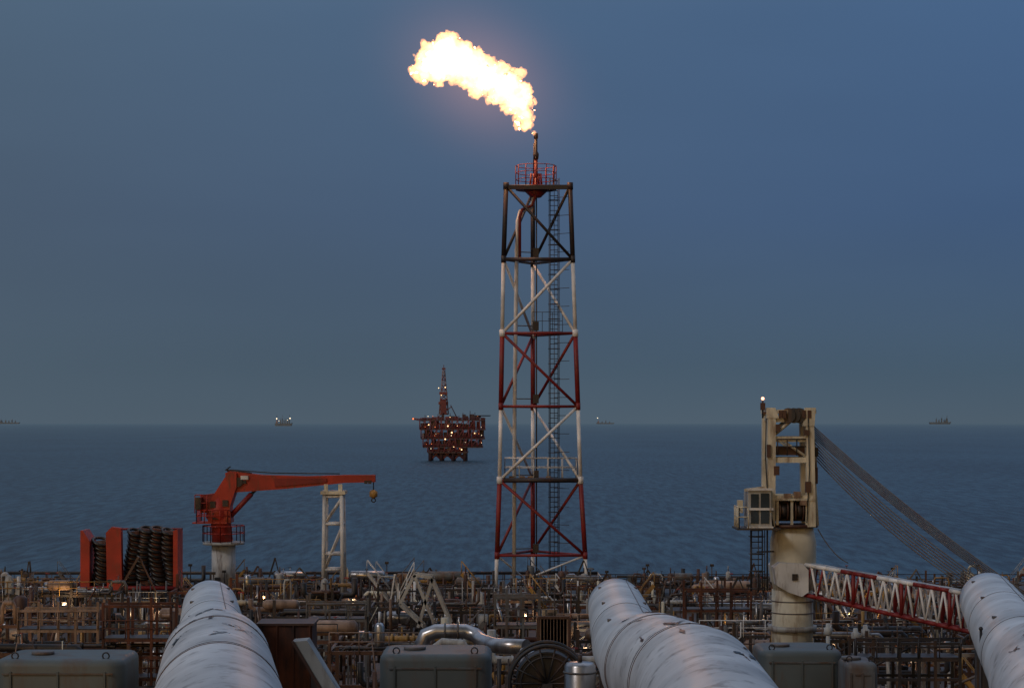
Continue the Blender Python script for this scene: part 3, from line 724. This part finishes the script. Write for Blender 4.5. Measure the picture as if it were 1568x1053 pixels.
# ------------------------------------------------------------ individual foreground items
def base(p): return V((p.x, p.y, DECK))
def tank(u0, u1, vt, D, dy, mt='tank'):
    b = B(); a = loc(u0, vt, D); c = loc(u1, vt, D); W_ = c.x-a.x
    b.rbox(V(((a.x+c.x)/2, D+dy/2, DECK)), (W_, dy, a.z-DECK), min(.5, W_*.2), .22, mt)
    z = a.z; cx = (a.x+c.x)/2
    b.poly([V((cx-W_*.2, D+dy/2, z)), V((cx-W_*.2, D+dy/2, z+.1))], .35, 'grey', 16)
    for i in range(3): b.beam(V((a.x+W_*(.14+.36*i), D-.02, z-.35)), V((a.x+W_*(.14+.36*i), D-.02, z-2.5)), .07, .06, mt)
    b.beam(V((a.x+.3, D-.02, z-.42)), V((c.x-.3, D-.02, z-.42)), .05, .05, 'grey')
    b.torus(V((a.x+W_*.15, D+.4, z+.08)), (0, 1, 0), .1, .025, 'dark', 10, 5); b.torus(V((c.x-W_*.15, D+.4, z+.08)), (0, 1, 0), .1, .025, 'dark', 10, 5)
    b.build('storage_tank')
tank(-12, 188, 1010, 60, 3)
tank(580, 752, 1002, 62, 3)
tank(1165, 1292, 996, 72, 3, 'tank')
tank(1296, 1345, 1014, 70, 2, 'grey')
# walkway scaffold frames
def scaffold(u0, u1, vs, D, mt, nv, name='walkway_frame'):
    b = B(); 
    for dd in (0, 1.6):
        for i in range(nv+1):
            u = u0+(u1-u0)*i/nv+(R.uniform(-6, 6) if 0 < i < nv else 0); b.beam(loc(u, vs[0]-R.choice([0, 6, 14]), D, dd), base(loc(u, vs[0], D, dd)), .13, .13, mt)
        for v_ in vs: b.beam(loc(u0, v_, D, dd), loc(u1, v_, D, dd), .1, .13, mt)
    for v_ in vs[1::2]:
        p = loc(u0, v_, D); r_ = loc(u1, v_, D); b.box(V(((p.x+r_.x)/2, D+.8, p.z+.1)), (r_.x-p.x, 1.6, .05), 'steel')
        b.rail([p+V((0, -.1, .1)), r_+V((0, -.1, .1))], mt, h=.9, r=.03, step=.9)
    b.build(name)
scaffold(28, 150, (935, 966, 990, 1020), 102, 'beige', 4)
scaffold(158, 262, (928, 980, 1006, 1040), 99, 'rust', 3)
scaffold(1310, 1470, (985, 1010, 1040), 90, 'steel', 5)
scaffold(470, 560, (925, 950, 985), 118, 'grey', 3)
scaffold(1050, 1150, (905, 935, 968), 128, 'rust', 4)
scaffold(758, 826, (915, 960, 1000), 108, 'grey', 3)
# louvred panel
b = B()
for i in range(9): b.beam(loc(828+i*5, 946, 100), loc(828+i*5, 990, 100), .06, .3, 'beige')
b.beam(loc(824, 945, 100), loc(872, 945, 100), .12, .14, 'brown'); b.beam(loc(824, 991, 100), loc(872, 991, 100), .12, .14, 'brown')
for u in (824, 872): b.beam(loc(u, 945, 100), base(loc(u, 945, 100)), .14, .14, 'brown')
b.build('louvre_panel')
# silver pipe bend
b = B()
pts = [(648, 1010, 80), (646, 985, 80), (652, 972, 80), (668, 966, 80), (712, 966, 80), (728, 972, 80), (740, 982, 79), (760, 988, 78), (806, 990, 77)]
b.poly([loc(*p) for p in pts], .30, 'silver', 20); b.tube(loc(648, 1010, 80), base(loc(648, 1010, 80)), .30, 'silver', 20)
b.poly([loc(660, 1015, 79), loc(664, 992, 79), loc(678, 982, 79), loc(708, 984, 79), loc(720, 1000, 79), base(loc(722, 1010, 79))], .16, 'lightgrey', 14)
b.tube(loc(806, 990, 77), base(loc(812, 1010, 77)), .3, 'silver', 20)
for u in (680, 700): b.poly([loc(u, 966, 80), loc(u+3, 966, 80)], .33, 'grey', 20)
b.build('exhaust_pipe')
# cable reel
b = B(); c = loc(838, 1046, 58); r0 = 1.1
for dy in (0, 1.0):
    b.torus(c+V((0, dy, 0)), (0, 1, 0), r0, .06, 'dark', 40, 8); b.torus(c+V((0, dy, 0)), (0, 1, 0), r0*.7, .03, 'dark', 30, 6)
    for i in range(14):
        a = 2*math.pi*i/14; b.tube(c+V((0, dy, 0)), c+V((math.cos(a)*r0, dy, math.sin(a)*r0)), .03, 'dark', 6)
b.poly([c+V((0, .08, 0)), c+V((0, .92, 0))], r0*.78, 'rubber', 32)
for i in range(8): b.torus(c+V((0, .12+.1*i, 0)), (0, 1, 0), r0*.8, .05, 'rubber', 32, 6)
b.box(V((c.x, c.y+.5, (DECK+c.z)/2)), (.3, 1.3, c.z-DECK), 'steel')
b.build('cable_reel')
# small silver vessel
b = B(); p = loc(888, 1012, 57); b.poly([base(p), p-V((0, 0, .12)), p-V((0, 0, .03)), p], [.45, .45, .38, .05], 'silver', 24)
b.torus(p-V((0, 0, .3)), (0, 0, 1), .46, .03, 'grey', 24, 5); b.tube(p, p+V((0, 0, .2)), .07, 'dark'); b.build('expansion_vessel')
# rusty cabinet
b = B(); a = loc(395, 957, 84); c = loc(478, 957, 84)
b.box(V(((a.x+c.x)/2, 85, (a.z+DECK)/2)), (c.x-a.x, 2, a.z-DECK), 'rust')
b.box(V(((a.x+c.x)/2, 85, a.z+.04)), (c.x-a.x+.16, 2.16, .09), 'brown')
for i in range(4): b.beam(V((a.x+.1+(c.x-a.x-.2)*i/3, 83.96, a.z)), V((a.x+.1+(c.x-a.x-.2)*i/3, 83.96, DECK)), .07, .06, 'rust')
b.build('rusty_container')
# inclined grey chute
b = B(); b.prism([loc(447, 982, 58), loc(470, 980, 58), loc(520, 1062, 58), loc(500, 1075, 58)][::-1], .8, 'lightgrey')
b.beam(loc(448, 981, 58, -.04), loc(502, 1072, 58, -.04), .05, .08, 'brown'); b.beam(loc(480, 1020, 58, .4), base(loc(480, 1020, 58, .4)), .2, .2, 'steel')
b.build('inclined_chute')
# stair tower / white davit frame
b = B(); q = lambda u, v, dd=0: loc(u, v, 122, dd)
for dd in (0, 1.4):
    for a, c in (((612, 925), (634, 880)), ((634, 880), (668, 962)), ((612, 925), (650, 960)), ((660, 885), (690, 955)), ((634, 880), (662, 884)), ((640, 960), (662, 885))):
        b.beam(q(*a, dd), q(*c, dd), .14, .18, 'lightgrey')
for i in range(10): t = i/9; b.beam(q(636+30*t, 885+72*t, 0), q(636+30*t, 885+72*t, 1.4), .2, .05, 'lightgrey')
b.rail([q(612, 925, 0), q(634, 880, 0)], 'white', h=.8, r=.03, step=.7)
for u in (650, 690, 612): b.beam(q(u, 955), base(q(u, 955)), .2, .2, 'grey')
b.build('access_stair')
for u, v_, D in ((1502, 962, 62), (1540, 968, 60), (1310, 965, 95), (1268, 958, 95), (1325, 960, 96)):
    b = B(); p = loc(u, v_, D); b.tube(base(p), p, .045 if D < 65 else .1, 'dark' if D < 65 else 'lightgrey', 8)
    if D > 65: b.poly([p-V((0, 0, .45)), p-V((0, 0, .38)), p-V((0, 0, .1)), p-V((0, 0, .05)), p+V((0, 0, .12))], [.1, .2, .2, .12, .1], 'lightgrey', 14)
    else: b.sphere(p, .07, 'dark')
    b.build('vent_post')
for u, v_, D in ((497, 885, 150), (14, 880, 140), (30, 895, 140), (905, 1010, 108), (735, 905, 140)):
    b = B(); p = loc(u, v_, D); r = .3
    b.poly([base(p), p-V((0, 0, .4)), p-V((0, 0, .1)), p], [r, r, r*.7, r*.2], 'lightgrey', 14)
    b.torus(p-V((0, 0, .9)), (0, 0, 1), r, .05, 'grey', 14, 5); b.build('process_column')

# ------------------------------------------------------------ camera
cam = bpy.data.cameras.new('camera'); co = bpy.data.objects.new('camera', cam); sc.collection.objects.link(co)
co.location = (0, 0, H); co.rotation_euler = (math.radians(90), 0, 0)
cam.sensor_width = 36; cam.lens = 36*F/1568; cam.shift_y = (EYE-526.5)/1568
cam.clip_start = .5; cam.clip_end = 60000
sc.camera = co
sc.view_settings.view_transform = 'Standard'; sc.view_settings.look = 'None'; sc.view_settings.exposure = 0
